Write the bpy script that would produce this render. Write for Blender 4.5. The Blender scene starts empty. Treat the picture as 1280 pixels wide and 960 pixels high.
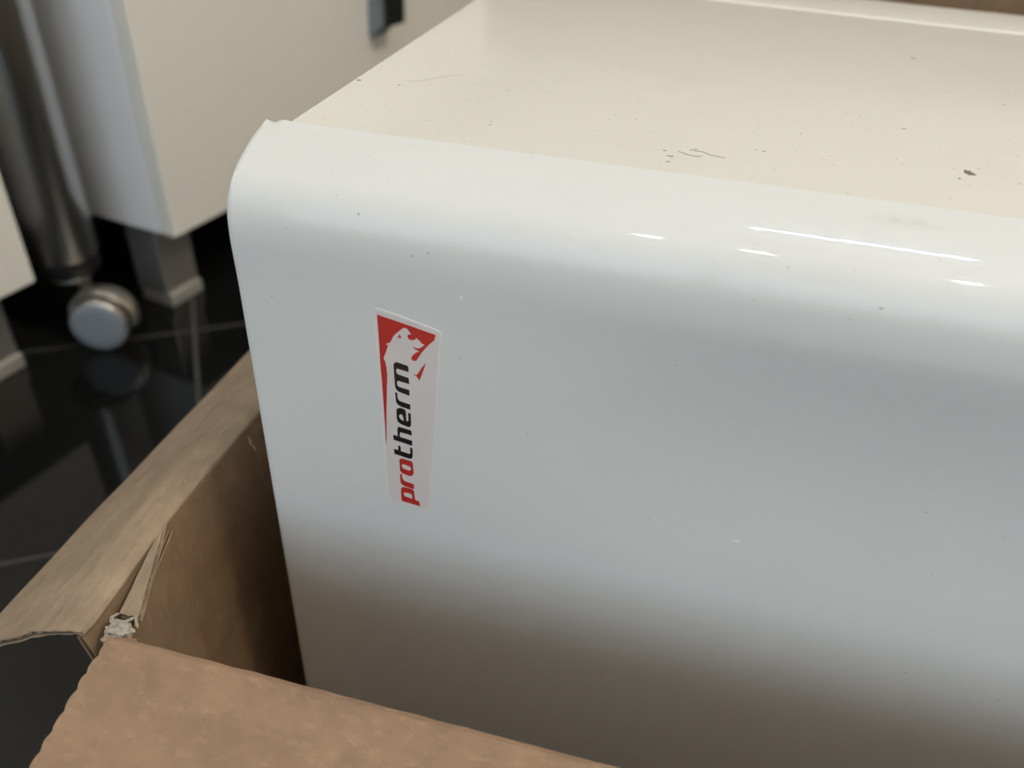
import bpy, bmesh, math, random
from mathutils import Vector, Matrix, noise
random.seed(7)
scene = bpy.context.scene
col = scene.collection
PI = math.pi
def R(d): return math.radians(d)

# ------------------------------------------------------------------ camera
# metres; origin = front left top corner of the boiler casing, X along its front, Y into its depth, Z up
cam = bpy.data.cameras.new('camera')
cam_o = bpy.data.objects.new('camera', cam)
col.objects.link(cam_o)
cam_o.matrix_world = Matrix(((0.96852603, -0.17813518, 0.17385394, 0.126),
                             (0.24483715, 0.55591356, -0.79436446, -0.2277),
                             (0.0448565, 0.81192855, 0.58203086, 0.0846),
                             (0, 0, 0, 1)))
cam.sensor_width = 36.0
cam.lens = 36.0 * 1025.6 / 1280
cam.clip_start = 0.01
cam.dof.use_dof = True
cam.dof.focus_distance = 0.265
cam.dof.aperture_fstop = 8.2
scene.camera = cam_o

# ------------------------------------------------------------------ room frame: u along the cabinet fronts, n out of them
U = Vector((math.cos(R(79.5)), math.sin(R(79.5)), 0))
N = Vector((U.y, -U.x, 0))
P0 = Vector((-0.409, 0.475, 0))
FLOOR = -0.42
CEIL = 2.08
def W(u, n, z): return P0 + U * u + N * n + Vector((0, 0, z))
ROOM_ROT = math.atan2(U.y, U.x)

# ------------------------------------------------------------------ world and lights
world = bpy.data.worlds.new('world')
scene.world = world
world.use_nodes = True
bg = world.node_tree.nodes['Background']
bg.inputs[0].default_value = (0.72, 0.85, 1.0, 1)
bg.inputs[1].default_value = 1.0

def area(name, loc, target, sx, sy, power, colour):
    l = bpy.data.lights.new(name, 'AREA')
    l.shape = 'RECTANGLE'; l.size = sx; l.size_y = sy; l.energy = power; l.color = colour
    o = bpy.data.objects.new(name, l); col.objects.link(o)
    o.location = loc
    o.rotation_euler = (Vector(target) - Vector(loc)).to_track_quat('-Z', 'Z').to_euler()
    return o
WIN_U, WIN_N0, WIN_N1, WIN_Z0, WIN_Z1 = -2.2, -0.12, 2.20, 0.00, 1.35
wc = W(WIN_U - 0.16, (WIN_N0 + WIN_N1) / 2, (WIN_Z0 + WIN_Z1) / 2)
area('window_daylight', wc, wc + U, WIN_N1 - WIN_N0, WIN_Z1 - WIN_Z0, 19.5, (0.68, 0.86, 1.0))

vs = scene.view_settings
vs.view_transform = 'Standard'
vs.look = 'None'
vs.exposure = 0.0
vs.gamma = 1.0
vs.use_curve_mapping = False

# ------------------------------------------------------------------ materials
def nodes(name):
    m = bpy.data.materials.new(name); m.use_nodes = True
    nt = m.node_tree
    return m, nt, nt.nodes['Principled BSDF']
def plain(name, c, rough=0.5, metal=0.0, coat=0.0, spec=0.5):
    m, nt, p = nodes(name)
    p.inputs['Base Color'].default_value = (*c, 1)
    p.inputs['Roughness'].default_value = rough
    p.inputs['Metallic'].default_value = metal
    p.inputs['Coat Weight'].default_value = coat
    p.inputs['Specular IOR Level'].default_value = spec
    return m
def mixc(nt, fac, a, b):
    n = nt.nodes.new('ShaderNodeMix'); n.data_type = 'RGBA'
    if isinstance(fac, (int, float)): n.inputs[0].default_value = fac
    else: nt.links.new(fac, n.inputs[0])
    for k, v in ((6, a), (7, b)):
        if isinstance(v, tuple): n.inputs[k].default_value = (*v, 1)
        else: nt.links.new(v, n.inputs[k])
    return n.outputs[2]
def noise_tex(nt, vec, scale, detail=4, rough=0.55):
    n = nt.nodes.new('ShaderNodeTexNoise')
    n.inputs['Scale'].default_value = scale; n.inputs['Detail'].default_value = detail
    n.inputs['Roughness'].default_value = rough
    nt.links.new(vec, n.inputs['Vector'])
    return n.outputs[0]
def ramp(nt, val, p0, p1):
    n = nt.nodes.new('ShaderNodeMapRange'); n.clamp = True
    n.inputs[1].default_value = p0; n.inputs[2].default_value = p1
    nt.links.new(val, n.inputs[0])
    return n.outputs[0]
def objvec(nt, scale=(1, 1, 1), loc=(0, 0, 0)):
    t = nt.nodes.new('ShaderNodeTexCoord'); mp = nt.nodes.new('ShaderNodeMapping')
    mp.inputs['Scale'].default_value = scale; mp.inputs['Location'].default_value = loc
    nt.links.new(t.outputs['Object'], mp.inputs['Vector'])
    return mp.outputs[0]
def bump(nt, p, h, strength, dist, target='Normal'):
    b = nt.nodes.new('ShaderNodeBump')
    b.inputs['Strength'].default_value = strength; b.inputs['Distance'].default_value = dist
    nt.links.new(h, b.inputs['Height']); nt.links.new(b.outputs[0], p.inputs[target])

def enamel(name, base, rough, stain=None, dirt=0.5, coat=0.45, coat_rough=0.045, speck=0.70):
    m, nt, p = nodes(name)
    v = objvec(nt)
    specks = ramp(nt, noise_tex(nt, v, 650, 2), speck, speck + .07)
    c = mixc(nt, specks, base, (base[0] * .6, base[1] * .57, base[2] * .5))
    soft = ramp(nt, noise_tex(nt, v, 22, 3), 0.45, 0.8)
    sm = nt.nodes.new('ShaderNodeMath'); sm.operation = 'MULTIPLY'; sm.inputs[1].default_value = 0.10 * dirt
    nt.links.new(soft, sm.inputs[0])
    c = mixc(nt, sm.outputs[0], c, (base[0] * .72, base[1] * .68, base[2] * .6))
    if stain:                                        # a tan smear with a place of its own
        sv = objvec(nt, (1 / stain[3], 1 / stain[4], 1 / stain[4]), (-stain[0] / stain[3], -stain[1] / stain[4], -stain[2] / stain[4]))
        ln = nt.nodes.new('ShaderNodeVectorMath'); ln.operation = 'LENGTH'; nt.links.new(sv, ln.inputs[0])
        rr = ramp(nt, ln.outputs['Value'], 1.0, 0.2)
        mm = nt.nodes.new('ShaderNodeMath'); mm.operation = 'MULTIPLY'
        nt.links.new(rr, mm.inputs[0]); nt.links.new(ramp(nt, noise_tex(nt, v, 260, 3), 0.3, 0.75), mm.inputs[1])
        m2 = nt.nodes.new('ShaderNodeMath'); m2.operation = 'MULTIPLY'; m2.inputs[1].default_value = 0.3
        nt.links.new(mm.outputs[0], m2.inputs[0])
        c = mixc(nt, m2.outputs[0], c, (0.40, 0.32, 0.26))
    nt.links.new(c, p.inputs['Base Color'])
    p.inputs['Roughness'].default_value = rough
    p.inputs['Coat Weight'].default_value = coat
    p.inputs['Coat IOR'].default_value = 1.55
    p.inputs['Specular IOR Level'].default_value = 0.12
    p.inputs['Coat Roughness'].default_value = coat_rough
    b = noise_tex(nt, objvec(nt, (0.5, 1, 1)), 160, 2)
    bump(nt, p, b, 0.06, 0.0006)
    bump(nt, p, b, 0.05, 0.0006, 'Coat Normal')
    return m

def kraft(name, base, dark=0.74, streak=(1, 1, 1)):
    m, nt, p = nodes(name)
    v = objvec(nt)
    a = noise_tex(nt, v, 75, 6, 0.62)
    b = noise_tex(nt, objvec(nt, streak), 260, 5, 0.7)
    c = mixc(nt, ramp(nt, a, 0.32, 0.68), tuple(x * dark for x in base), base)
    f = nt.nodes.new('ShaderNodeMath'); f.operation = 'MULTIPLY'; f.inputs[1].default_value = 0.5
    nt.links.new(ramp(nt, b, 0.52, 0.78), f.inputs[0])
    c = mixc(nt, f.outputs[0], c, tuple(min(1, x * 1.35 + .02) for x in base))
    g = nt.nodes.new('ShaderNodeMath'); g.operation = 'MULTIPLY'; g.inputs[1].default_value = 0.55
    nt.links.new(ramp(nt, noise_tex(nt, objvec(nt, streak, (3, 1, 2)), 420, 3, 0.6), 0.60, 0.80), g.inputs[0])
    c = mixc(nt, g.outputs[0], c, tuple(x * .62 for x in base))
    nt.links.new(c, p.inputs['Base Color'])
    p.inputs['Roughness'].default_value = 0.82
    p.inputs['Specular IOR Level'].default_value = 0.25
    bump(nt, p, b, 0.35, 0.0006)
    return m

M = {}
BZ, BX = -.412, .74                                 # underside and length of the boiler casing
M['cover'] = enamel('white_enamel', (0.70, 0.705, 0.695), 0.5, stain=(0.181 - BX / 2, -0.0075 - .14, -0.0015 - BZ, 0.012, 0.0034), dirt=.6, speck=.735)
M['top'] = enamel('cream_enamel', (0.755, 0.738, 0.688), 0.42, dirt=1.0, coat=0.8, coat_rough=0.12)
M['chip'] = plain('chipped_paint', (0.20, 0.165, 0.125), 0.7)
M['scuff'] = plain('scuffed_paint', (0.45, 0.42, 0.37), 0.6)
M['drip'] = plain('paint_drip', (0.80, 0.80, 0.78), 0.25)
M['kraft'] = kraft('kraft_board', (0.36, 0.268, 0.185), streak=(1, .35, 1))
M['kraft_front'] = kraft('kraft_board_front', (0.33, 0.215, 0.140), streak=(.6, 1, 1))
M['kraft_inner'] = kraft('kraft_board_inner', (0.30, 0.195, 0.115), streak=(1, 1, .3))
M['flute'] = kraft('kraft_flute', (0.52, 0.42, 0.31), streak=(1, 1, 1))
M['paper'] = kraft('grey_torn_paper', (0.42, 0.375, 0.315), streak=(1, 1, 1))
M['sticker'] = plain('sticker_film', (0.70, 0.645, 0.625), 0.28, coat=0.3)
M['sticker_rim'] = plain('sticker_clear_rim', (0.80, 0.77, 0.75), 0.2, coat=0.3)
M['red'] = plain('red_print', (0.50, 0.028, 0.022), 0.3, coat=0.3)
M['black'] = plain('black_print', (0.012, 0.012, 0.013), 0.3, coat=0.3)
M['grout'] = plain('dark_grout', (0.075, 0.07, 0.062), 0.85)
M['wall'] = plain('wall_paint', (0.74, 0.68, 0.59), 0.8)
M['ceiling'] = plain('ceiling_paint', (0.82, 0.81, 0.79), 0.85)
M['lacquer'] = plain('cream_lacquer', (0.87, 0.835, 0.755), 0.22, coat=0.2)
M['carcass'] = plain('white_melamine', (0.86, 0.86, 0.87), 0.30)
M['steel_leg'] = plain('satin_aluminium', (0.55, 0.53, 0.50), 0.38, metal=0.85)
M['foot'] = plain('leg_foot', (0.62, 0.58, 0.52), 0.4, metal=0.6)
M['black_plastic'] = plain('black_plastic', (0.012, 0.012, 0.012), 0.45)
M['grey_plastic'] = plain('grey_plastic', (0.22, 0.245, 0.27), 0.45)
M['hood'] = plain('satin_nickel', (0.50, 0.46, 0.40), 0.3, metal=0.9)
M['worktop'] = plain('grey_worktop', (0.35, 0.34, 0.33), 0.5)
M['frame'] = plain('window_frame_white', (0.8, 0.8, 0.8), 0.4)

m, nt, p = nodes('brushed_steel')
v = objvec(nt, (1, 1, 0.02))
nt.links.new(ramp(nt, noise_tex(nt, v, 900, 3), 0.2, 0.9), p.inputs['Roughness'])
p.inputs['Base Color'].default_value = (0.60, 0.595, 0.58, 1); p.inputs['Metallic'].default_value = 1.0
rr = nt.nodes.new('ShaderNodeMapRange'); rr.inputs[3].default_value = .24; rr.inputs[4].default_value = .36
nt.links.new(noise_tex(nt, v, 700, 3), rr.inputs[0]); nt.links.new(rr.outputs[0], p.inputs['Roughness'])
M['steel'] = m

m, nt, p = nodes('black_polished_tile')
v = objvec(nt)
c = mixc(nt, ramp(nt, noise_tex(nt, v, 300, 3), .55, .8), (0.006, 0.006, 0.006), (0.014, 0.014, 0.013))
nt.links.new(c, p.inputs['Base Color'])
p.inputs['Roughness'].default_value = 0.07
p.inputs['Specular IOR Level'].default_value = 0.3
M['tile'] = m

m = bpy.data.materials.new('window_glass'); m.use_nodes = True
nt = m.node_tree; nt.nodes.clear()
out = nt.nodes.new('ShaderNodeOutputMaterial'); mx = nt.nodes.new('ShaderNodeMixShader')
tr = nt.nodes.new('ShaderNodeBsdfTransparent'); gl = nt.nodes.new('ShaderNodeBsdfGlossy'); gl.inputs['Roughness'].default_value = 0.02
mx.inputs[0].default_value = 0.06
nt.links.new(tr.outputs[0], mx.inputs[1]); nt.links.new(gl.outputs[0], mx.inputs[2]); nt.links.new(mx.outputs[0], out.inputs[0])
M['glass'] = m

def emis(name, c, s):
    m, nt, p = nodes(name)
    p.inputs['Base Color'].default_value = (*c, 1)
    p.inputs['Emission Color'].default_value = (*c, 1); p.inputs['Emission Strength'].default_value = s
    return m
M['tube_light'] = emis('daylight_tube', (0.56, 0.77, 1.0), 140)
M['bulb_light'] = emis('warm_bulb', (1.0, 0.91, 0.77), 262)
M['fill_light'] = emis('added_warm_fill', (1.0, 0.90, 0.76), 27)  # glow of the added fill panel

# ------------------------------------------------------------------ helpers
def empty(name, loc, rz=0.0):
    o = bpy.data.objects.new(name, None); col.objects.link(o)
    o.location = loc; o.rotation_euler = (0, 0, rz)
    return o
def tag(o, label=None, cat=None, group=None, kind=None):
    if label: o['label'] = label
    if cat: o['category'] = cat
    if group: o['group'] = group
    if kind: o['kind'] = kind
    return o
def obj(name, bm, mat, parent=None, smooth=True, world_space=True, angle=40):
    """link a bmesh (in world coordinates) as one mesh object, parented"""
    bmesh.ops.recalc_face_normals(bm, faces=bm.faces[:])
    me = bpy.data.meshes.new(name)
    o = bpy.data.objects.new(name, me); col.objects.link(o)
    if parent is not None:
        o.parent = parent
        if world_space:
            mw = parent_matrix(parent)
            bm.transform(mw.inverted())
    bm.to_mesh(me); bm.free()
    if smooth:
        me.polygons.foreach_set('use_smooth', [True] * len(me.polygons))
        try: me.set_sharp_from_angle(angle=R(angle))
        except Exception: pass
    for mt in (mat if isinstance(mat, (list, tuple)) else [mat]): me.materials.append(mt)
    return o
def parent_matrix(o):
    m = Matrix.Translation(o.location) @ o.rotation_euler.to_matrix().to_4x4()
    return parent_matrix(o.parent) @ m if o.parent else m

def add_hull(bm, c8):
    """box from eight corners: bottom ring of four, then top ring of four"""
    v = [bm.verts.new(c) for c in c8]
    for f in ((3, 2, 1, 0), (4, 5, 6, 7), (0, 1, 5, 4), (1, 2, 6, 5), (2, 3, 7, 6), (3, 0, 4, 7)):
        bm.faces.new([v[i] for i in f])
    return v
def box_un(bm, u0, u1, n0, n1, z0, z1):
    return add_hull(bm, [W(u0, n0, z0), W(u1, n0, z0), W(u1, n1, z0), W(u0, n1, z0),
                         W(u0, n0, z1), W(u1, n0, z1), W(u1, n1, z1), W(u0, n1, z1)])
def box_xyz(bm, x0, x1, y0, y1, z0, z1):
    return add_hull(bm, [(x0, y0, z0), (x1, y0, z0), (x1, y1, z0), (x0, y1, z0),
                         (x0, y0, z1), (x1, y0, z1), (x1, y1, z1), (x0, y1, z1)])
def bevel(bm, w, seg=2):
    bmesh.ops.bevel(bm, geom=bm.edges[:], offset=w, segments=seg, profile=0.5, affect='EDGES', clamp_overlap=True)
def lathe(bm, prof, origin, axis, seg=40):
    """revolve (r, h) pairs about an axis through origin"""
    axis = Vector(axis).normalized()
    a = axis.orthogonal().normalized(); b = axis.cross(a)
    rings = []
    for r, h in prof:
        c = Vector(origin) + axis * h
        if r < 1e-6: rings.append([bm.verts.new(c)])
        else: rings.append([bm.verts.new(c + (a * math.cos(2 * PI * k / seg) + b * math.sin(2 * PI * k / seg)) * r) for k in range(seg)])
    for A, B in zip(rings[:-1], rings[1:]):
        for k in range(seg):
            q = []
            for v in (A[k % len(A)], A[(k + 1) % seg % len(A)], B[(k + 1) % seg % len(B)], B[k % len(B)]):
                if v not in q: q.append(v)
            if len(q) > 2: bm.faces.new(q)
def interp(xs, ys, x):
    if x <= xs[0]: return ys[0]
    for i in range(len(xs) - 1):
        if x <= xs[i + 1]:
            t = (x - xs[i]) / (xs[i + 1] - xs[i]); return ys[i] + (ys[i + 1] - ys[i]) * t
    return ys[-1]
def grid_shell(bm, f, b):
    """closed thin shell from two equal grids of points (front f, back b)"""
    ni, nj = len(f), len(f[0])
    F = [[bm.verts.new(p) for p in r] for r in f]; B = [[bm.verts.new(p) for p in r] for r in b]
    for i in range(ni - 1):
        for j in range(nj - 1):
            bm.faces.new((F[i][j], F[i + 1][j], F[i + 1][j + 1], F[i][j + 1]))
            bm.faces.new((B[i][j], B[i][j + 1], B[i + 1][j + 1], B[i + 1][j]))
    for i in range(ni - 1):
        bm.faces.new((F[i][0], B[i][0], B[i + 1][0], F[i + 1][0]))
        bm.faces.new((F[i][nj - 1], F[i + 1][nj - 1], B[i + 1][nj - 1], B[i][nj - 1]))
    for j in range(nj - 1):
        bm.faces.new((F[0][j], F[0][j + 1], B[0][j + 1], B[0][j]))
        bm.faces.new((F[ni - 1][j], B[ni - 1][j], B[ni - 1][j + 1], F[ni - 1][j + 1]))

# ------------------------------------------------------------------ the setting
UA, UB, NA, NB = -2.2, 2.3, -0.72, 2.5
bm = bmesh.new(); box_un(bm, UA - .1, UB + .1, NA - .1, NB + .1, FLOOR - 0.08, FLOOR - 0.0012)
floor = obj('floor', bm, M['grout'], smooth=False); tag(floor, kind='structure')
PITCH, GAP = 0.315, 0.0042
A1 = R(33.2)
ta, tb = Vector((math.cos(A1), math.sin(A1), 0)), Vector((-math.sin(A1), math.cos(A1), 0))
# grout crossing: the long joint through (-.536,.359), the cross joint through (-.404,.471)
j0 = Vector((-.536, .359, 0)) + ta * ((Vector((-.404, .471, 0)) - Vector((-.536, .359, 0))).dot(ta))
tile_me = None
k = 0
for i in range(-22, 22):
    for j in range(-22, 22):
        c = j0 + ta * (PITCH * (i + .5)) + tb * (PITCH * (j + .5))
        d = c - P0
        if not (UA + .20 < d.dot(U) < UB - .20 and NA + .20 < d.dot(N) < NB - .20): continue
        if tile_me is None:
            bm = bmesh.new(); h = (PITCH - GAP) / 2
            v = [bm.verts.new((x * s, y * s, z)) for z, s in ((-.008, h), (-.0006, h), (0, h - .0006)) for x, y in ((-1, -1), (1, -1), (1, 1), (-1, 1))]
            for a in (0, 4):
                for q in range(4): bm.faces.new((v[a + q], v[a + (q + 1) % 4], v[a + 4 + (q + 1) % 4], v[a + 4 + q]))
            bm.faces.new(v[8:12])
            t = obj('tile', bm, M['tile'], floor, smooth=False, world_space=False); tile_me = t.data
        else:
            t = bpy.data.objects.new('tile', tile_me); col.objects.link(t); t.parent = floor
        t.location = (c.x, c.y, FLOOR); t.rotation_euler = (0, 0, A1)

bm = bmesh.new(); box_un(bm, UA - .1, UB + .1, NA - .1, NB + .1, CEIL, CEIL + .1)
tag(obj('ceiling', bm, M['ceiling'], smooth=False), kind='structure')
bm = bmesh.new(); box_un(bm, UA, UB, NA - .1, NA, FLOOR - .01, CEIL)
tag(obj('wall_left', bm, M['wall'], smooth=False), kind='structure')
bm = bmesh.new(); box_un(bm, UA, UB, NB, NB + .1, FLOOR - .01, CEIL)
tag(obj('wall_right', bm, M['wall'], smooth=False), kind='structure')
bm = bmesh.new(); box_un(bm, UB, UB + .1, NA - .1, NB + .1, FLOOR - .01, CEIL)
tag(obj('wall_back', bm, M['wall'], smooth=False), kind='structure')
bm = bmesh.new()
for n0, n1, z0, z1 in ((NA - .1, NB + .1, FLOOR - .01, WIN_Z0), (NA - .1, NB + .1, WIN_Z1, CEIL), (NA - .1, WIN_N0, WIN_Z0, WIN_Z1), (WIN_N1, NB + .1, WIN_Z0, WIN_Z1)):
    box_un(bm, UA - .12, UA, n0, n1, z0, z1)
tag(obj('wall_front', bm, M['wall'], smooth=False), kind='structure')
wr = empty('window_1', W(UA - .06, (WIN_N0 + WIN_N1) / 2, WIN_Z0), ROOM_ROT); tag(wr, kind='structure')
bm = bmesh.new()
t = .05
for n0, n1, z0, z1 in ((WIN_N0, WIN_N1, WIN_Z0, WIN_Z0 + t), (WIN_N0, WIN_N1, WIN_Z1 - t, WIN_Z1), (WIN_N0, WIN_N0 + t, WIN_Z0 + t, WIN_Z1 - t), (WIN_N1 - t, WIN_N1, WIN_Z0 + t, WIN_Z1 - t),
                       ((WIN_N0 + WIN_N1) / 2 - .03, (WIN_N0 + WIN_N1) / 2 + .03, WIN_Z0 + t, WIN_Z1 - t)):
    box_un(bm, UA - .09, UA - .04, n0, n1, z0, z1)
obj('window_frame', bm, M['frame'], wr, smooth=False)
for n0, n1 in ((WIN_N0 + t, (WIN_N0 + WIN_N1) / 2 - .03), ((WIN_N0 + WIN_N1) / 2 + .03, WIN_N1 - t)):
    bm = bmesh.new(); box_un(bm, UA - .068, UA - .062, n0, n1, WIN_Z0 + t, WIN_Z1 - t)
    obj('pane', bm, M['glass'], wr, smooth=False)

# ------------------------------------------------------------------ ceiling lamps (the bright streaks on the rounded edge), plus an added fill panel
def tube_lamp(x0, x1, y):
    r = empty('tube_lamp', ((x0 + x1) / 2, y, CEIL)); tag(r, 'slim daylight tube lamp on the ceiling above the white boiler', 'lamp')
    bm = bmesh.new(); box_xyz(bm, x0 - .03, x1 + .03, y - .025, y + .025, CEIL - .03, CEIL); bevel(bm, .004, 1)
    obj('lamp_body', bm, M['frame'], r, smooth=False)
    bm = bmesh.new(); lathe(bm, [(0, 0), (.008, 0), (.008, x1 - x0), (0, x1 - x0)], (x0, y, CEIL - .045), (1, 0, 0), 16)
    obj('tube', bm, M['tube_light'], r)
tube_lamp(.29, .86, .52)
pr = empty('added_fill_panel', W(-.05, 2.05, CEIL), ROOM_ROT); tag(pr, 'added unseen warm fill panel that brightens the cream cabinet doors', 'lamp')  # added source, warms the cabinet fronts and softens the overhead light
bm = bmesh.new(); box_un(bm, -.38, .28, 1.72, 2.38, CEIL - .02, CEIL); bevel(bm, .004, 1)
obj('lamp_body', bm, M['frame'], pr, smooth=False)
bm = bmesh.new(); box_un(bm, -.35, .25, 1.75, 2.35, CEIL - .026, CEIL - .019)
obj('fill_diffuser', bm, M['fill_light'], pr, smooth=False)
def spot_lamp(x, y, label):
    r = empty('ceiling_spot', (x, y, CEIL)); tag(r, label, 'lamp')
    bm = bmesh.new(); lathe(bm, [(0, 0), (.055, 0), (.05, -.03), (.036, -.045), (.0, -.045)], (x, y, CEIL), (0, 0, 1), 24)
    obj('lamp_body', bm, M['frame'], r)
    bm = bmesh.new(); lathe(bm, [(0, -.046), (.034, -.046), (.030, -.056), (.016, -.066), (0, -.068)], (x, y, CEIL), (0, 0, 1), 24)
    obj('bulb', bm, M['bulb_light'], r)
spot_lamp(.03, -.55, 'round warm ceiling spot nearest the cabinets, above the boiler edge')
spot_lamp(.32, -.55, 'round warm ceiling spot beside the tube lamp, above the boiler edge')
spot_lamp(.86, -.55, 'round warm ceiling spot farthest from the cabinets, above the boiler end')

# ------------------------------------------------------------------ boiler casing
PROF = [(0.0, -.0004), (-.0038, -.0006), (-.0077, -.0017), (-.0137, -.0041), (-.0178, -.0061), (-.0209, -.0078), (-.0236, -.0099), (-.0258, -.0124),
        (-.0274, -.0153), (-.0286, -.0190), (-.0291, -.0228), (-.0293, -.0265), (-.0293, -.0295), (-.0291, -.0340), (-.0289, -.0396), (-.0288, -.0458)]
def smooth_curve(pts, n):
    out = []
    P = [Vector((a, b, 0)) for a, b in pts]
    for i in range(len(P) - 1):
        p0, p1, p2, p3 = P[max(i - 1, 0)], P[i], P[i + 1], P[min(i + 2, len(P) - 1)]
        for k in range(n):
            t = k / n
            q = .5 * ((2 * p1) + (p2 - p0) * t + (2 * p0 - 5 * p1 + 4 * p2 - p3) * t * t + (3 * p1 - p0 - 3 * p2 + p3) * t ** 3)
            out.append((q.x, q.y))
    out.append(pts[-1])
    for _ in range(14):
        out = [out[0]] + [((a[0] + 2 * b[0] + c[0]) / 4, (a[1] + 2 * b[1] + c[1]) / 4) for a, b, c in zip(out, out[1:], out[2:])] + [out[-1]]
    return out
CURVE = smooth_curve(PROF, 4)
def shade_dish(x, z):
    """slight hollow added below the rounded edge, shaping in a soft shade band"""
    if not -.17 < z < -.030: return 0.0
    w = min(1, max(0, (x - .061) / .10)); w = w * w * (3 - 2 * w)
    return .0068 * w * math.sin(PI * ((-.030 - z) / .14) ** .70) ** 2
CZS = [-b for a, b in CURVE]; CYS = [a for a, b in CURVE]
def front_y(z, x=0.0): return interp(CZS, CYS, -z) + shade_dish(x, z)

boiler = empty('boiler', (BX / 2, .14, BZ))
tag(boiler, 'white glossy boiler casing with a rounded front edge lying in the open cardboard box', 'boiler')
half = CURVE + [(-.0288, -.0458 - i * .006) for i in range(1, 24)]
full = half + [(y, BZ - z) for y, z in reversed(half)]
bm = bmesh.new()
XS = [-.0065, -.0058, -.0045, -.0030, -.0015, .0005, .003] + [BX * i / 24 for i in range(1, 24)] + [BX - .003, BX - .0005, BX + .0015, BX + .003, BX + .0045, BX + .0058, BX + .0065]
LIP = {-.0065: 0.0, -.0058: .0008, -.0045: .0004, -.0030: .0000, -.0015: .0009, .0005: .0013, .003: .0010}
rows = []
for x in XS:
    lip = LIP.get(x, LIP.get(round(BX - x, 4), .0009))
    inset = .0006 if x in (XS[0], XS[-1]) else 0.0
    row = []
    for i, (y, z) in enumerate(full):
        w = max(0.0, 1 - min(i, len(full) - 1 - i) / 7.0) ** 2
        s = 1 if i < len(full) / 2 else -1
        row.append(bm.verts.new((x, y + shade_dish(x, z) + inset * (1 if y < -.02 else .3), z + s * lip * w - s * inset * (1 if i < 30 or i > len(full) - 31 else 0))))
    # rolled back edge under the lip
    zb = row[-1].co.z; zt = row[0].co.z
    row.append(bm.verts.new((x, .0012, zb + .0008))); row.append(bm.verts.new((x, .0014, BZ / 2))); row.append(bm.verts.new((x, .0012, zt - .0008)))
    rows.append(row)
for a, b in zip(rows[:-1], rows[1:]):
    L = len(a)
    for i in range(L): bm.faces.new((a[i], a[(i + 1) % L], b[(i + 1) % L], b[i]))
bm.faces.new(rows[0][::-1]); bm.faces.new(rows[-1])
cover = obj('front_cover', bm, M['cover'], boiler, angle=50)

# body behind the cover: flat top with a stepped rear flange
def rear(x): return .3103 - .085 * (min(max(x, 0), .45) - .2)
bm = bmesh.new()
xs = [0, .0012] + [BX * i / 60 for i in range(1, 60)] + [BX - .0012, BX]
rows = []
for x in xs:
    e = .0012 if x in (0, BX) else 0
    y1 = rear(x) + .0012 * noise.noise((x * 60, 0, 3)) + .0008 * noise.noise((x * 170, 4, 3))
    yi = y1 - .050
    pts = [(.0016, BZ), (.0016, -.0006 - e), (.004, -.0003 - e), (yi, -.0003 - e), (yi + .0006, .0002 - e), (yi + .0022, .0006 - e), (y1 - .002, .0006 - e), (y1, -.0006 - e), (y1, BZ)]
    rows.append([bm.verts.new((x, y, z)) for y, z in pts])
for a, b in zip(rows[:-1], rows[1:]):
    L = len(a)
    for i in range(L): bm.faces.new((a[i], a[(i + 1) % L], b[(i + 1) % L], b[i]))
bm.faces.new(rows[0][::-1]); bm.faces.new(rows[-1])
obj('body', bm, M['top'], boiler, angle=25)

# chips, scuffs and drips in the paint
def blob(name, c, ux, uy, n, rx, ry, h, mat, ang=0, jag=.35, seg=12):
    bm = bmesh.new()
    ux, uy, n = Vector(ux), Vector(uy), Vector(n)
    ring = []
    for k in range(seg):
        a = 2 * PI * k / seg; r = 1 + jag * (random.random() - .6)
        x, y = 1.3 * rx * r * math.cos(a), 1.3 * ry * r * math.sin(a)
        x, y = x * math.cos(ang) - y * math.sin(ang), x * math.sin(ang) + y * math.cos(ang)
        ring.append(Vector(c) + ux * x + uy * y)
    lo = [bm.verts.new(p - n * .0001) for p in ring]
    mid = [bm.verts.new(p.lerp(Vector(c), .25) + n * h * .8) for p in ring]
    top = bm.verts.new(Vector(c) + n * h)
    for k in range(seg):
        bm.faces.new((lo[k], lo[(k + 1) % seg], mid[(k + 1) % seg], mid[k])); bm.faces.new((mid[k], mid[(k + 1) % seg], top))
    return obj(name, bm, mat, boiler)
TX, TY, TZ = (1, 0, 0), (0, 1, 0), (0, 0, 1)
def top_mark(x, y, rx, ry, mat='chip', ang=0, name='paint_chip', jag=.5): blob(name, (x, y, -.0003), TX, TY, TZ, rx, ry, .00012, M[mat], ang, jag)
tag(blob('paint_chip', (.204, .0341, -.0003), TX, TY, TZ, .0015, .0024, .00015, M['chip'], .2, .55, 14), 'largest dark chip in the cream top')
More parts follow.
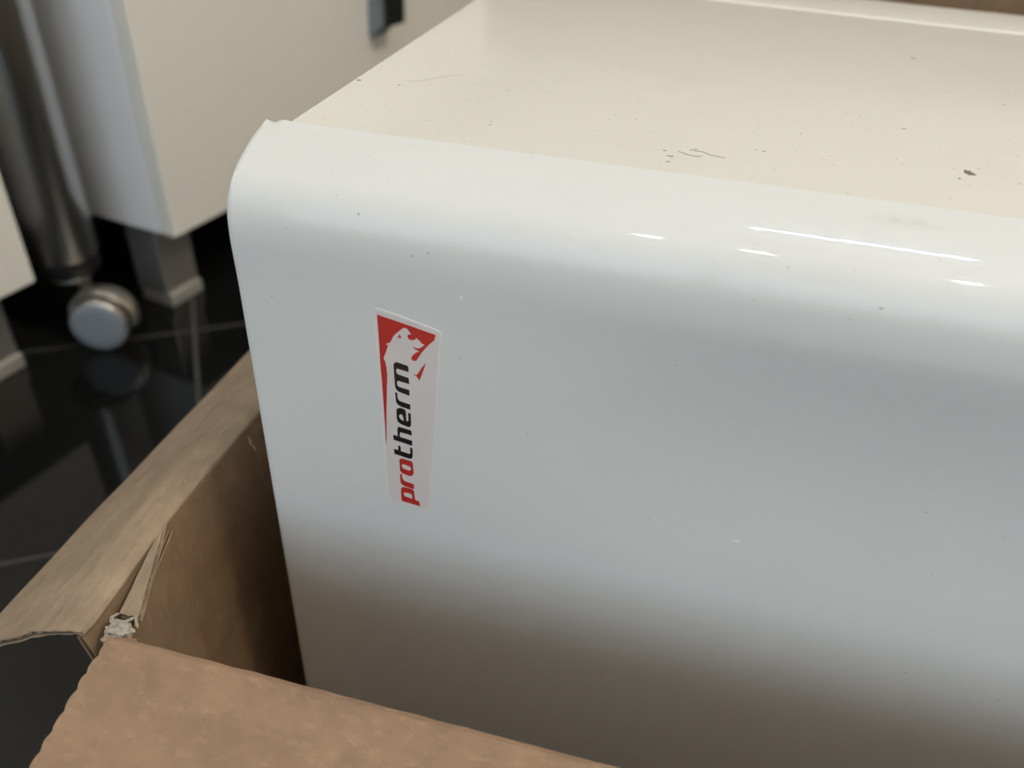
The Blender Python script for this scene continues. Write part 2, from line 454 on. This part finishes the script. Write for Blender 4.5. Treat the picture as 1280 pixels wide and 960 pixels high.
for x, y, a, b, g in ((.2003, .028, .0007, .0003, .9), (.2075, .0390, .0003, .0003, 0), (.1171, .0153, .0011, .00028, .1), (.1168, .0105, .0006, .00022, .3), (.1150, .0197, .0005, .00018, -.2),
                      (.1443, .0303, .0006, .0002, .5), (.1421, .0306, .0003, .0002, .4), (.1902, .071, .0007, .0003, .2), (.2078, .1774, .0009, .0008, 0), (.1201, .0012, .0008, .0003, 0),
                      (.173, .0822, .0004, .0003, 0), (.1768, .0791, .0004, .0002, 0), (.2313, .1164, .0005, .0003, 0), (.0594, .0225, .0004, .0004, 0), (.0590, .0260, .0003, .0002, 0),
                      (.0398, .0908, .0003, .0003, 0), (.0180, .0520, .0005, .0003, 0), (.0700, .0640, .0003, .0003, 0), (.0960, .0480, .0003, .0003, 0), (.2170, .0300, .0004, .0003, 0),
                      (.0028, .052, .0009, .0007, .8), (.2280, .0420, .0005, .0004, 0), (.1560, .0520, .0003, .0002, 0), (.1850, .0350, .0003, .0003, 0)):
    top_mark(x, y, a, b, 'chip' if a > .0004 else 'scuff', g)
def scratch(pts, w, mat, name='scratch'):
    bm = bmesh.new(); V = []
    for i, (x, y) in enumerate(pts):
        d = Vector(pts[min(i + 1, len(pts) - 1)]) - Vector(pts[max(i - 1, 0)]); d.normalize()
        ww = w * (.25 if i in (0, len(pts) - 1) else 1)
        V.append((bm.verts.new((x - d.y * ww, y + d.x * ww, -.00025)), bm.verts.new((x, y, -.00015)), bm.verts.new((x + d.y * ww, y - d.x * ww, -.00025))))
    for a, b in zip(V[:-1], V[1:]):
        bm.faces.new((a[0], a[1], b[1], b[0])); bm.faces.new((a[1], a[2], b[2], b[1]))
    obj(name, bm, M[mat], boiler)
scratch([(.0188, .0575), (.0225, .0590), (.0262, .0640), (.0300, .0690), (.0345, .0740)], .00022, 'scuff')
scratch([(.1190, .0205), (.1215, .0186), (.1246, .0178), (.1262, .0186)], .00022, 'chip')
scratch([(.1235, .0222), (.1262, .0226), (.1290, .0205), (.1330, .0196)], .00016, 'chip')
scratch([(.1222, .0225), (.1240, .0240), (.1250, .0238)], .00016, 'chip')
scratch([(.218, .0840), (.222, .0800), (.230, .0770), (.245, .075)], .00030, 'drip')
FX, FZ, FN = (1, 0, 0), (0, 0, 1), (0, -1, 0)
def front_mark(x, z, rx, rz, mat, h=.0001, ang=0, name='paint_chip', jag=.4):
    y = front_y(z, x); t = Vector((0, front_y(z + .001, x) - front_y(z - .001, x), .002)).normalized()
    n = Vector((0, -t.z, t.y))
    blob(name, (x, y, z), FX, t, n, rx, rz, h, M[mat], ang, jag)
for x, z, a, b in ((.0347, -.0138, .00035, .0004), (.0049, -.0448, .00035, .00025), (.0515, -.0229, .0004, .0003), (.0562, -.0214, .00035, .0003), (.1774, -.0172, .0006, .0003),
                   (.1529, -.0113, .0004, .0002), (.1411, -.0006, .0005, .0003), (.0271, -.0103, .0002, .0002), (.0230, -.0060, .00025, .0002), (.0129, -.0204, .0002, .0002)):
    front_mark(x, z, a, b, 'scuff')
for x, z, a, b, h in ((.1432, -.097, .0006, .0008, .00022), (.1598, -.1113, .0013, .0006, .0002), (.1011, -.1856, .0007, .0005, .0001), (.1286, -.1221, .0003, .0005, .0002), (.066, -.0341, .0004, .0007, .0002)):
    front_mark(x, z, a, b, 'drip', h, .3, 'paint_drip', .25)

# sticker on the front (hundredths of a millimetre, x and z on the front face)
ART = {
    'outline': [[(3842, -4298), (3936, -4224), (4695, -4361), (5851, -4631), (5976, -4691), (6001, -4828), (5945, -5710), (5822, -7919), (5689, -10007), (5533, -12068), (5486, -12218), (5366, -12252), (4407, -12188), (4045, -12152), (3950, -11925), (3929, -10462), (3909, -7707), (3861, -5546)]],
    'emblem': [[(3965, -4450), (4860, -4620), (5821, -4816), (5780, -5009), (5632, -5174), (5509, -5335), (5371, -5531), (5259, -5739), (5174, -5890), (5119, -5908), (5064, -5894), (5011, -5852), (5035, -5770), (5084, -5682), (5167, -5594), (5296, -5509), (5210, -5493), (5130, -5442), (5073, -5378), (5185, -5416), (5293, -5403), (5375, -5331), (5468, -5240), (5377, -5216), (5312, -5132), (5247, -5079), (5188, -5052), (5165, -5117), (5030, -5159), (4951, -5130), (4913, -5047), (4942, -4966), (5057, -4955), (4998, -4895), (4972, -4856), (4934, -4789), (4856, -4745), (4761, -4787), (4663, -4902), (4551, -5013), (4451, -5138), (4391, -5287), (4347, -5372), (4183, -5475), (4267, -5495), (4241, -5592), (4177, -5791), (4097, -6011), (4146, -6143), (4178, -6358), (4184, -6646), (4196, -6508), (4187, -6704), (4153, -7203), (4120, -7713), (4079, -8411), (4043, -9310), (4023, -9607), (4013, -9317), (4015, -8778), (4013, -8079), (4006, -7402), (3996, -6810), (3979, -6426), (3976, -6210), (3980, -5584), (3971, -4977)], [(4654, -4999), (4729, -5165), (4660, -5133), (4571, -5196), (4623, -5104)], [(5500, -5900), (5355, -6362), (5267, -6622), (5187, -6488), (5045, -6416), (5174, -6433), (5251, -6305), (5360, -6092)]],
    'm': [[(4416, -6181), (4481, -6088), (4551, -6074), (4866, -6134), (4913, -6187), (4913, -6371), (4533, -6315), (4497, -6374), (4507, -6474), (4547, -6529), (4912, -6605), (4919, -6837), (4552, -6781), (4513, -6828), (4509, -6943), (4562, -7014), (4921, -7072), (4914, -7299), (4555, -7213), (4475, -7148), (4437, -7048)]],
    'r': [[(4428, -7275), (4497, -7259), (4505, -7474), (4550, -7565), (4621, -7593), (4932, -7646), (4932, -7860), (4613, -7804), (4507, -7744), (4447, -7656)]],
    'e': [[(4443, -7980), (4465, -7927), (4519, -7880), (4597, -7859), (4725, -7881), (4766, -7939), (4781, -8367), (4849, -8334), (4850, -8006), (4936, -8003), (4939, -8417), (4927, -8525), (4891, -8576), (4832, -8597), (4587, -8536), (4474, -8458), (4444, -8325)], [(4527, -8184), (4573, -8125), (4645, -8126), (4670, -8237), (4686, -8373), (4594, -8338), (4538, -8275)]],
    'h': [[(4289, -9051), (4450, -9080), (4442, -8889), (4449, -8728), (4501, -8662), (4902, -8714), (4947, -8767), (4948, -8930), (4560, -8882), (4522, -8948), (4523, -9091), (4954, -9151), (4956, -9375), (4295, -9266)]],
    't': [[(4293, -9665), (4450, -9692), (4450, -9479), (4532, -9495), (4539, -9706), (4827, -9759), (4873, -9722), (4874, -9465), (4959, -9480), (4958, -9848), (4920, -9944), (4836, -9973), (4538, -9929), (4299, -9885)]],
    'o': [[(4464, -10143), (4487, -10084), (4539, -10048), (4594, -10034), (4893, -10070), (4951, -10130), (4970, -10542), (4955, -10668), (4874, -10751), (4782, -10764), (4541, -10700), (4477, -10613)], [(4547, -10348), (4585, -10281), (4646, -10277), (4825, -10321), (4878, -10394), (4875, -10483), (4804, -10520), (4609, -10483), (4557, -10413)]],
    'r2': [[(4465, -10770), (4539, -10731), (4548, -10922), (4590, -11028), (4681, -11062), (4970, -11113), (4964, -11351), (4612, -11288), (4507, -11226), (4471, -11099)]],
    'p': [[(4477, -11451), (4523, -11367), (4611, -11336), (4887, -11360), (4962, -11438), (4992, -11837), (5152, -11885), (5163, -12105), (4525, -12032), (4474, -11973)], [(4563, -11667), (4602, -11596), (4727, -11582), (4865, -11624), (4892, -11736), (4875, -11821), (4603, -11764)]],
}
def plate(name, polys, off, thick, mat, parent):
    bm = bmesh.new()
    edges = []
    for poly in polys:
        v = [bm.verts.new((x / 1e5, 0, z / 1e5)) for x, z in poly]
        edges += [bm.edges.new((v[i], v[(i + 1) % len(v)])) for i in range(len(v))]
    bmesh.ops.triangle_fill(bm, edges=edges, use_beauty=True)
    bnd = [e for e in bm.edges if len(e.link_faces) == 1]
    r = bmesh.ops.extrude_face_region(bm, geom=bm.faces[:])
    top = [g for g in r['geom'] if isinstance(g, bmesh.types.BMVert)]
    ts = set(top)
    for v in bm.verts:
        v.co.y = front_y(v.co.z, v.co.x) - (off + thick if v in ts else off)
    return obj(name, bm, mat, parent, smooth=False)
def resample(poly, step):
    out = []
    for a, b in zip(poly, poly[1:] + poly[:1]):
        L = math.hypot(b[0] - a[0], b[1] - a[1]); k = max(1, int(L / step))
        out += [(a[0] + (b[0] - a[0]) * i / k, a[1] + (b[1] - a[1]) * i / k) for i in range(k)]
    return out
def shrink(poly, d):
    cx = sum(p[0] for p in poly) / len(poly); out = []
    n = len(poly)
    for i in range(n):
        a, b, c = poly[i - 1], poly[i], poly[(i + 1) % n]
        t = Vector((c[0] - a[0], c[1] - a[1])).normalized()
        out.append((b[0] - t.y * d * SGN, b[1] + t.x * d * SGN))
    return out
ol = resample(ART['outline'][0], 220)
area2 = sum(a[0] * b[1] - b[0] * a[1] for a, b in zip(ol, ol[1:] + ol[:1]))
SGN = 1 if area2 > 0 else -1
sticker = plate('sticker', [ol], -.00005, .00022, M['sticker_rim'], boiler)
sticker['label'] = 'tapered white sticker with a red cat emblem and upright red and black lettering'
plate('sticker_face', [shrink(ol, 55)], .00016, .00004, M['sticker'], sticker)
plate('emblem', [ART['emblem'][0]], .00019, .00004, M['red'], sticker)['label'] = 'red field with the white outline of a roaring cat'
plate('emblem_eye', [ART['emblem'][1]], .00019, .00004, M['red'], sticker)
plate('emblem_mark', [ART['emblem'][2]], .00019, .00004, M['red'], sticker)
for key, mat in (('p', 'red'), ('r2', 'red'), ('o', 'red'), ('t', 'black'), ('h', 'black'), ('e', 'black'), ('r', 'black'), ('m', 'black')):
    plate('letter', ART[key], .00019, .00004, M[mat], sticker)

# ------------------------------------------------------------------ cardboard box
BOXT = -.130                                          # height of the wall tops
XR, YB = .775, .345                                   # right and rear walls
bx = empty('cardboard_box', (.37, .12, FLOOR))
tag(bx, 'open brown corrugated cardboard box with folded-out flaps around the white boiler', 'box')
T = .0024; LN = .0005
def board(name, P, S, E, mats, parent, lam=.0058, edge=None, waves=True, t=T):
    """corrugated board: two liners and a fluted sheet between; P(s, e) is the middle surface, the flutes run along e"""
    def nrm(s, e):
        h = 1e-4
        a = Vector(P(s + h, e)) - Vector(P(s - h, e)); b = Vector(P(s, e + h)) - Vector(P(s, e - h))
        return a.cross(b).normalized()
    bm = bmesh.new()
    def layer(off, l, SS, EE, mi, jag):
        f, b = [], []
        for s in SS:
            fr, br = [], []
            for k, e in enumerate(EE):
                ee = e
                if k == 0 and edge: ee = e + edge(s, jag)
                p = Vector(P(s, e)); q = Vector(P(s, ee)) ; n = nrm(s, e)
                o = off(s) if callable(off) else off
                fr.append(q + n * (o + l / 2)); br.append(q + n * (o - l / 2))
            f.append(fr); b.append(br)
        k0 = len(bm.faces)
        grid_shell(bm, f, b)
        bm.faces.ensure_lookup_table()
        for fc in bm.faces[k0:]: fc.material_index = mi
    layer(t / 2 - LN / 2, LN, S, E, 0, 0)
    layer(-t / 2 + LN / 2, LN, S, E, 0, 1)
    if waves:
        L = S[-1] - S[0]; n = int(L / lam * 8)
        SW = [S[0] + L * i / n for i in range(n + 1)]
        layer(lambda s: (t / 2 - LN * 1.05) * math.sin(2 * PI * (s - S[0]) / lam), .0003, SW, E, 1, 2)
    return obj(name, bm, mats, parent, angle=50)
def span(a, b, n): return [a + (b - a) * i / n for i in range(n + 1)]

# --- flap folded out to the left over the floor (s out from the fold, e along Y)
near = [(-.0302, -.1287), (-.0335, -.1284), (-.0369, -.1294), (-.0433, -.1318), (-.0503, -.1355), (-.0579, -.1407), (-.0657, -.1456), (-.0745, -.1515), (-.0850, -.1600), (-.0905, -.1665), (-.0925, -.1720)]
far = [(-.0345, -.1300), (-.0375, -.1290), (-.0412, -.1288), (-.0460, -.1298), (-.0520, -.1335), (-.0590, -.1390), (-.0665, -.1445), (-.0745, -.1508), (-.0838, -.1580), (-.0895, -.1640), (-.0915, -.1700)]
def arc(pts):
    d = [0]
    for a, b in zip(pts, pts[1:]): d.append(d[-1] + math.hypot(b[0] - a[0], b[1] - a[1]))
    return d
LA = arc(near)[-1]
def left_flap(s, e):
    w = min(1, max(0, (e + .104) / .06)); w = w * w * (3 - 2 * w)
    r = []
    for pts in (near, far):
        d = arc(pts); ss = s / LA * d[-1]
        r.append((interp(d, [p[0] for p in pts], ss), interp(d, [p[1] for p in pts], ss)))
    x = r[0][0] * (1 - w) + r[1][0] * w; z = r[0][1] * (1 - w) + r[1][1] * w
    z += .0006 * noise.noise((s * 60, e * 40, 1)) + .0004 * noise.noise((s * 150, e * 25, 5))
    z += math.exp(-abs(s - .004) / .005) * (.00035 * noise.noise((s * 420, e * 260, 3)) + .0003 * noise.noise((s * 700, e * 420, 6)))
    return (x, e, z)
def ragged(s, jag): return .0005 * noise.noise((s * 220, jag * 3.1, 0)) + (.0012 if jag == 2 else 0) + (.0010 * noise.noise((s * 60, 9, jag)) if jag == 1 else 0)
board('flap', left_flap, span(.0006, .016, 26) + span(.0165, LA, 40), span(-.104, .04, 96) + [.06, .1, .15, .2, .25, .30, YB], [M['kraft'], M['flute']], bx, edge=ragged)

bm = bmesh.new(); r1 = []
for i in range(141):
    y = -.1035 + .4485 * (i / 140) ** 1.5
    x, _, z = left_flap(.0012, y); rr = .0013 * (1 + .25 * noise.noise((y * 150, 1, 4)))
    r1.append([bm.verts.new((x + .0003 + rr * math.cos(a), y, z - .0002 + rr * math.sin(a))) for a in [2 * PI * k / 10 for k in range(10)]])
for a, b in zip(r1[:-1], r1[1:]):
    for k in range(10): bm.faces.new((a[k], a[(k + 1) % 10], b[(k + 1) % 10], b[k]))
bm.faces.new(r1[0]); bm.faces.new(r1[-1][::-1])
obj('fold', bm, M['kraft'], bx)

# --- left wall (s downward, e along Y); the torn near corner leans in
def left_wall(s, e):
    w = min(1, max(0, (e + .104) / .055)); w = w * w * (3 - 2 * w)
    xt = interp([0, .012, .05, .3], [-.0314, -.0280, -.0282, -.0300], s)
    xf = -.0350 - .0006 * noise.noise((s * 30, e * 20, 7))
    z = (-.1300 - s) * (1 - w) + (-.1304 - s) * w
    return (xt * (1 - w) + xf * w, e, max(z, FLOOR + .004))
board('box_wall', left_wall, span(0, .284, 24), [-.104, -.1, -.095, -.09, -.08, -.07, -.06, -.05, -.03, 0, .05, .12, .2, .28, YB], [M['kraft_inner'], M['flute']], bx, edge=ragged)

# --- front flap folded out towards the viewer (s out from the fold, e along X), scalloped cut end
LAM = .0056
def front_flap(s, e):
    a = interp([0, .004, .012, .03, .16], [0, .6, 13, 15.5, 19], s)
    y, z = -.1030, -.1292
    n = 8
    for i in range(n):
        aa = R(interp([0, .004, .012, .03, .16], [0, 6, 13, 15.5, 19], s * (i + .5) / n))
        y -= s / n * math.cos(aa); z -= s / n * math.sin(aa)
    z += .0004 * noise.noise((e * 25, s * 30, 2)) + .0010 * math.exp(-((e - .02) / .03) ** 2) * 0
    return (e, y, z)
def scallop(s, jag):
    ph = (s / LAM + .25 * noise.noise((s * 90, 2, 0))) % 1
    return -.0003 + .0008 * (1 - math.sin(PI * ph)) ** 1.5 + .0004 * noise.noise((s * 130, 3, jag)) + (.0008 if jag else 0)
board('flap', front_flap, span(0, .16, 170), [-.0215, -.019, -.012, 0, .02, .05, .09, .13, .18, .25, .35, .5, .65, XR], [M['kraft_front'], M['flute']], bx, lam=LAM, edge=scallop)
def front_wall(s, e):
    return (e, -.1018 + .0004 * noise.noise((e * 12, s * 15, 4)), max(-.1304 - s, FLOOR + .004))
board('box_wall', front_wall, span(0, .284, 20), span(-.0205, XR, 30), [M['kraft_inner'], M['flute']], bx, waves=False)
# soft rounded fold between front wall and flap
bm = bmesh.new()
r1 = []
for i in range(121):
    x = -.0205 + (XR + .0205) * (i / 120) ** 1.6
    rr = .0012 * (1 + .35 * noise.noise((x * 140, 1, 1)))
    r1.append([bm.verts.new((x, -.1022 + rr * math.cos(a) * 1.1, -.1296 + rr * math.sin(a) * .8)) for a in [2 * PI * k / 10 for k in range(10)]])
for a, b in zip(r1[:-1], r1[1:]):
    for k in range(10): bm.faces.new((a[k], a[(k + 1) % 10], b[(k + 1) % 10], b[k]))
bm.faces.new(r1[0]); bm.faces.new(r1[-1][::-1])
obj('fold', bm, M['kraft_front'], bx)

# --- rear wall and its upright flap, right wall and its flap
def rear_wall(s, e): return (e, YB, max(.075 - s, FLOOR + .004))
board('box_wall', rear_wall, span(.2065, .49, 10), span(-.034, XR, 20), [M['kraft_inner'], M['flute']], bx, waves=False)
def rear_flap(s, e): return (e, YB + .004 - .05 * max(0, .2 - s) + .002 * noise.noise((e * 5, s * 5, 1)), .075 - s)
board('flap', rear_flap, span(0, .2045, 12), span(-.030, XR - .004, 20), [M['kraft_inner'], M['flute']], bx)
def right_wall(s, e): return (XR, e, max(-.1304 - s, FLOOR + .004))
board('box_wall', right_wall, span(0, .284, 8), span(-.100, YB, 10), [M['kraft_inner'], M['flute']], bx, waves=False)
def right_flap(s, e): return (XR + .003 + s * .8, e, -.1295 - .6 * s)
board('flap', right_flap, span(0, .16, 16), span(-.100, YB, 10), [M['kraft'], M['flute']], bx)
bm = bmesh.new(); box_xyz(bm, -.030, XR - .002, -.100, YB - .003, FLOOR + .0005, FLOOR + .0045)
obj('box_bottom', bm, M['kraft_inner'], bx, smooth=False)

# --- glue tab of the front wall, standing inside the left wall, and its torn top strip
cA, cB = Vector((-.0188, -.0995, 0)), Vector((-.0318, -.0560, 0))
def tab(s, e):
    p = cA.lerp(cB, e)
    return (p.x, p.y, max(-.1312 - s, FLOOR + .006))
board('glue_tab', tab, span(0, .280, 16), span(0, 1, 14), [M['kraft_inner'], M['flute']], bx, waves=False, t=.0018)
# the strip: e from the torn near end to its pointed far end, s across it
rl, rn = Vector((-.0345, -.0542, -.1290)), Vector((-.0182, -.0935, -.1282))
ll, lnr = Vector((-.0350, -.0552, -.1292)), Vector((-.0256, -.0930, -.1296))
def strip_pt(s, e, off):
    a = rn.lerp(rl, e); b = lnr.lerp(ll, e)
    p = a.lerp(b, s)
    p.z += off * min(1, (1 - e) * 4 + .05) + .0004 * noise.noise((s * 3, e * 6, 2))
    return p
bm = bmesh.new()
ES = span(0, 1, 60)
def rag(e, k, s): return Vector((0, 0.0012 * noise.noise((s * 9, k, 3)) if e == 0 else 0, 0)) + Vector((.00028 * noise.noise((e * 60, k, 1)) if s == 0 else 0, 0, 0))
for k, (o1, mi) in enumerate(((0.0, 0), (-.0021, 0))):
    f = [[strip_pt(s, e, o1) + rag(e, k, s) + Vector((.0007, 0, 0)) * (k * (1 - s)) for e in ES] for s in span(0, 1, 6)]
    b = [[p - Vector((0, 0, .0004)) for p in r] for r in f]
    k0 = len(bm.faces); grid_shell(bm, f, b)
# fluted sheet seen along the strip's inner edge
f = [[strip_pt(s, e, -.00125 + .00075 * math.sin(e * 2 * PI * 8.5 + 1.5 * noise.noise((e * 8, 0, 0)))) + Vector((-.00015, 0, 0)) for e in span(.0, .98, 140)] for s in (0.02, .3)]
b = [[p - Vector((0, 0, .00025)) for p in r] for r in f]
bm.faces.ensure_lookup_table(); k0 = len(bm.faces)
grid_shell(bm, f, b); bm.faces.ensure_lookup_table()
for fc in bm.faces[k0:]: fc.material_index = 1
o = obj('torn_strip', bm, [M['kraft'], M['flute']], bx); o['label'] = 'narrow torn cardboard strip with its corrugated edge showing at the corner'

# --- torn grey paper and fibres at the corner
def crumple(c, r, sc, seed, mat, sub=4, name='torn_paper'):
    bm = bmesh.new(); bmesh.ops.create_icosphere(bm, subdivisions=sub, radius=1)
    for v in bm.verts:
        q = v.co.copy()
        d = 1 + .50 * noise.noise(q * 1.9 + Vector((seed, 0, 0))) + .30 * abs(noise.noise(q * 3.2 + Vector((0, seed, 0)))) - .30 * abs(noise.noise(q * 5 + Vector((0, 0, seed))))
        v.co = Vector(c) + Vector((q.x * sc[0], q.y * sc[1], q.z * sc[2])) * r * d
    return obj(name, bm, mat, bx, angle=28)
crumple((-.0210, -.0990, -.1288), .0030, (1.35, .85, .75), 3.1, M['paper'])['label'] = 'crumpled grey torn paper at the box corner'
crumple((-.0236, -.0993, -.1296), .0021, (1.1, .9, .7), 8.7, M['paper'])
crumple((-.0226, -.1022, -.1300), .0020, (1.1, .9, .7), 5.4, M['kraft'])
crumple((-.0170, -.1015, -.1302), .0017, (2.2, .8, .6), 1.4, M['kraft_front'])
def curl(pts, w, mat, name='torn_liner', up=Vector((0, 0, 1))):
    f = []
    for i, p in enumerate(pts):
        d = (Vector(pts[min(i + 1, len(pts) - 1)]) - Vector(pts[max(i - 1, 0)])).normalized()
        sd = d.cross(up).normalized()
        ww = w * (.35 + .65 * math.sin(PI * (i + .7) / (len(pts) + .4)))
        f.append([Vector(p) - sd * ww, Vector(p) + up * .0003, Vector(p) + sd * ww])
    b = [[q - up * .0003 for q in r] for r in f]
    bm = bmesh.new(); grid_shell(bm, f, b)
    return obj(name, bm, mat, bx)
curl([(-.0255, -.0935, -.1290), (-.0258, -.0958, -.1280), (-.0245, -.0975, -.1276), (-.0225, -.0972, -.1278), (-.0210, -.0960, -.1284), (-.0196, -.0938, -.1286)], .0008, M['paper'])
curl([(-.0190, -.0935, -.1280), (-.0183, -.0948, -.1285), (-.0176, -.0955, -.1292), (-.0173, -.0962, -.1300)], .0005, M['paper'])
curl([(-.0236, -.0962, -.1288), (-.0222, -.0968, -.1292), (-.0212, -.0980, -.1290), (-.0200, -.0990, -.1296)], .0006, M['flute'])
curl([(-.0322, -.001, -.1315), (-.0318, .0000, -.1335), (-.0316, -.0006, -.1355), (-.0312, .0008, -.1378), (-.0308, .0006, -.1400)], .0005, M['kraft'], up=Vector((1, 0, 0)))
# loose fibres standing off the scuffed fold of the left flap
bm = bmesh.new()
for i in range(90):
    y = -.10 + .15 * random.random(); s = .001 + .010 * random.random() ** 1.5
    p = Vector(left_flap(s, y)) + Vector((0, 0, T / 2))
    d = Vector((random.uniform(-1, 1), random.uniform(-1, 1), random.uniform(-.05, .35))).normalized(); L = random.uniform(.0008, .0026)
    sd = d.cross(Vector((0, 0, 1))).normalized() * .00006
    q = p + d * L * .5 + Vector((random.uniform(-1, 1), random.uniform(-1, 1), .3)) * .0002; e = p + d * L
    v = [bm.verts.new(x) for x in (p - sd, p + sd, q + sd, q - sd, e)]
    bm.faces.new((v[0], v[1], v[2], v[3])); bm.faces.new((v[3], v[2], v[4]))
tag(obj('loose_fibres', bm, M['flute'], bx), kind='stuff')

# ------------------------------------------------------------------ white cabinets on legs
CZ0, CZ1 = -.320, .44
def cabinet(u0, u1, noff, label, handle_u, leg_us):
    r = empty('base_cabinet', W((u0 + u1) / 2, noff - .28, FLOOR), ROOM_ROT)
    tag(r, label, 'cabinet')
    bm = bmesh.new(); box_un(bm, u0, u1, noff - .56, noff - .0205, CZ0, CZ1); bevel(bm, .0012, 1)
    obj('carcass', bm, M['carcass'], r, smooth=False)
    bm = bmesh.new(); box_un(bm, u0 + .0005, u1 - .0005, noff - .0190, noff, CZ0, CZ1 - .002); bevel(bm, .0015, 2)
    d = obj('door', bm, M['lacquer'], r, smooth=False)
    # bar handle: dark upright bar on grey posts
    hz0, hz1 = -.172, .01
    bm = bmesh.new(); box_un(bm, handle_u, handle_u + .044, noff + .026, noff + .034, hz0, hz1); bevel(bm, .002, 2)
    h = obj('handle', bm, M['black_plastic'], d)
    for z0, z1 in ((hz0 - .020, hz0 + .030), (hz1 - .034, hz1)):
        bm = bmesh.new()
        a = [(handle_u + .004, noff - .0005), (handle_u + .040, noff - .0005), (handle_u + .040, noff + .027), (handle_u + .004, noff + .027)]
        lo = [W(u, n, z0 if n < noff + .01 else z0 + .022) for u, n in a]; hi = [W(u, n, z1) for u, n in a]
        add_hull(bm, lo + hi); bevel(bm, .0015, 1)
        obj('handle_post', bm, M['grey_plastic'], d)
    for lu in leg_us:
        for ln in (noff - .0365, noff - .50):
            bm = bmesh.new(); box_un(bm, lu, lu + .050, ln - .045, ln, FLOOR + .016, CZ0 + .001); bevel(bm, .002, 2)
            g = obj('leg', bm, M['steel_leg'], r, smooth=False)
            bm = bmesh.new(); box_un(bm, lu + .001, lu + .051, ln - .043, ln + .004, FLOOR, FLOOR + .0165); bevel(bm, .002, 2)
            obj('foot', bm, M['foot'], g, smooth=False)
    return r
cabinet(0.0, .98, 0.0, 'cream-fronted white cabinet behind the boiler, with a dark bar handle, on metal legs', .392, (.006, .925))
cabinet(-.7366, -.1366, -.0459, 'cream-fronted white cabinet at the left edge of the photo, near the castor leg', -.72, (-.730, -.205))
bm = bmesh.new(); box_un(bm, -.75, .99, -.64, .012, CZ1 + .0005, CZ1 + .039); bevel(bm, .003, 2)
tag(obj('worktop', bm, M['worktop'], smooth=False), 'grey worktop lying across the two white cabinets and the steel leg', 'worktop')

# ------------------------------------------------------------------ steel leg on a twin castor between the cabinets
tc = W(-.0700, -.0880, 0)
leg = empty('castor_leg', (tc.x, tc.y, FLOOR)); tag(leg, 'round brushed steel leg on a grey castor wheel, standing between the two white cabinets', 'table leg')
TR = .0345
bm = bmesh.new(); lathe(bm, [(0, -.328), (TR - .001, -.328), (TR, -.326), (TR, CZ1 - .001), (0, CZ1 - .001)], (tc.x, tc.y, 0), (0, 0, 1), 64)
obj('tube', bm, M['steel'], leg)
bm = bmesh.new(); lathe(bm, [(0, -.347), (TR - .0035, -.347), (TR - .0012, -.344), (TR - .0012, -.329), (0, -.329)], (tc.x, tc.y, 0), (0, 0, 1), 48)
obj('end_cap', bm, M['black_plastic'], leg)
bm = bmesh.new(); lathe(bm, [(0, -.354), (.023, -.354), (.024, -.353), (.024, -.3475), (0, -.3475)], (tc.x, tc.y, 0), (0, 0, 1), 40)
obj('swivel_plate', bm, M['hood'], leg)
az = R(108); ax = Vector((math.cos(az), math.sin(az), 0)); tr = Vector((ax.y, -ax.x, 0))
wcn = Vector((-.4645, .4060, FLOOR + .0300))
# stem and hood
bm = bmesh.new(); lathe(bm, [(0, -.384), (.007, -.384), (.007, -.3535), (0, -.3535)], (tc.x + tr.x * .012, tc.y + tr.y * .012, 0), (0, 0, 1), 20)
obj('stem', bm, M['hood'], leg)
bm = bmesh.new(); rows = []
for a in [R(-8 + 168 * i / 24) for i in range(25)]:
    rr = []
    for h, rad in ((-.0085, .0310), (-.0085, .0338), (-.006, .0352), (.006, .0352), (.0085, .0338), (.0085, .0310)):
        rr.append(bm.verts.new(wcn + tr * (math.cos(a) * rad) + Vector((0, 0, math.sin(a) * rad)) + ax * h))
    rows.append(rr)
for a, b in zip(rows[:-1], rows[1:]):
    for k in range(6): bm.faces.new((a[k], a[(k + 1) % 6], b[(k + 1) % 6], b[k]))
bm.faces.new(rows[0]); bm.faces.new(rows[-1][::-1])
# arm joining the hood to the stem
pa, pb = wcn - tr * .028 + Vector((0, 0, .012)), Vector((tc.x + tr.x * .012, tc.y + tr.y * .012, -.372))
sd = ax * .006; upv = Vector((0, 0, .007))
add_hull(bm, [pa - sd - upv, pa + sd - upv, pb + sd - upv, pb - sd - upv, pa - sd + upv, pa + sd + upv, pb + sd + upv, pb - sd + upv])
obj('castor_hood', bm, M['hood'], leg)
bm = bmesh.new(); lathe(bm, [(0, -.02), (.004, -.02), (.004, .02), (0, .02)], wcn, ax, 14)
obj('axle', bm, M['hood'], leg)
for sgn in (-1, 1):
    c = wcn + ax * (sgn * .0100)
    bm = bmesh.new(); lathe(bm, [(0, 0), (.0285, 0), (.0297, .002), (.0300, .004), (.0300, .008), (.029, .0098), (.0275, .0104), (0, .0104)], c, ax * sgn, 56)
    w = obj('wheel', bm, M['hood'], leg)
    bm = bmesh.new(); lathe(bm, [(0, .0100), (.0278, .0100), (.0278, .0112), (.0266, .0122), (.018, .0128), (0, .0130)], c, ax * sgn, 56)
    obj('wheel_cap', bm, M['grey_plastic'], w)
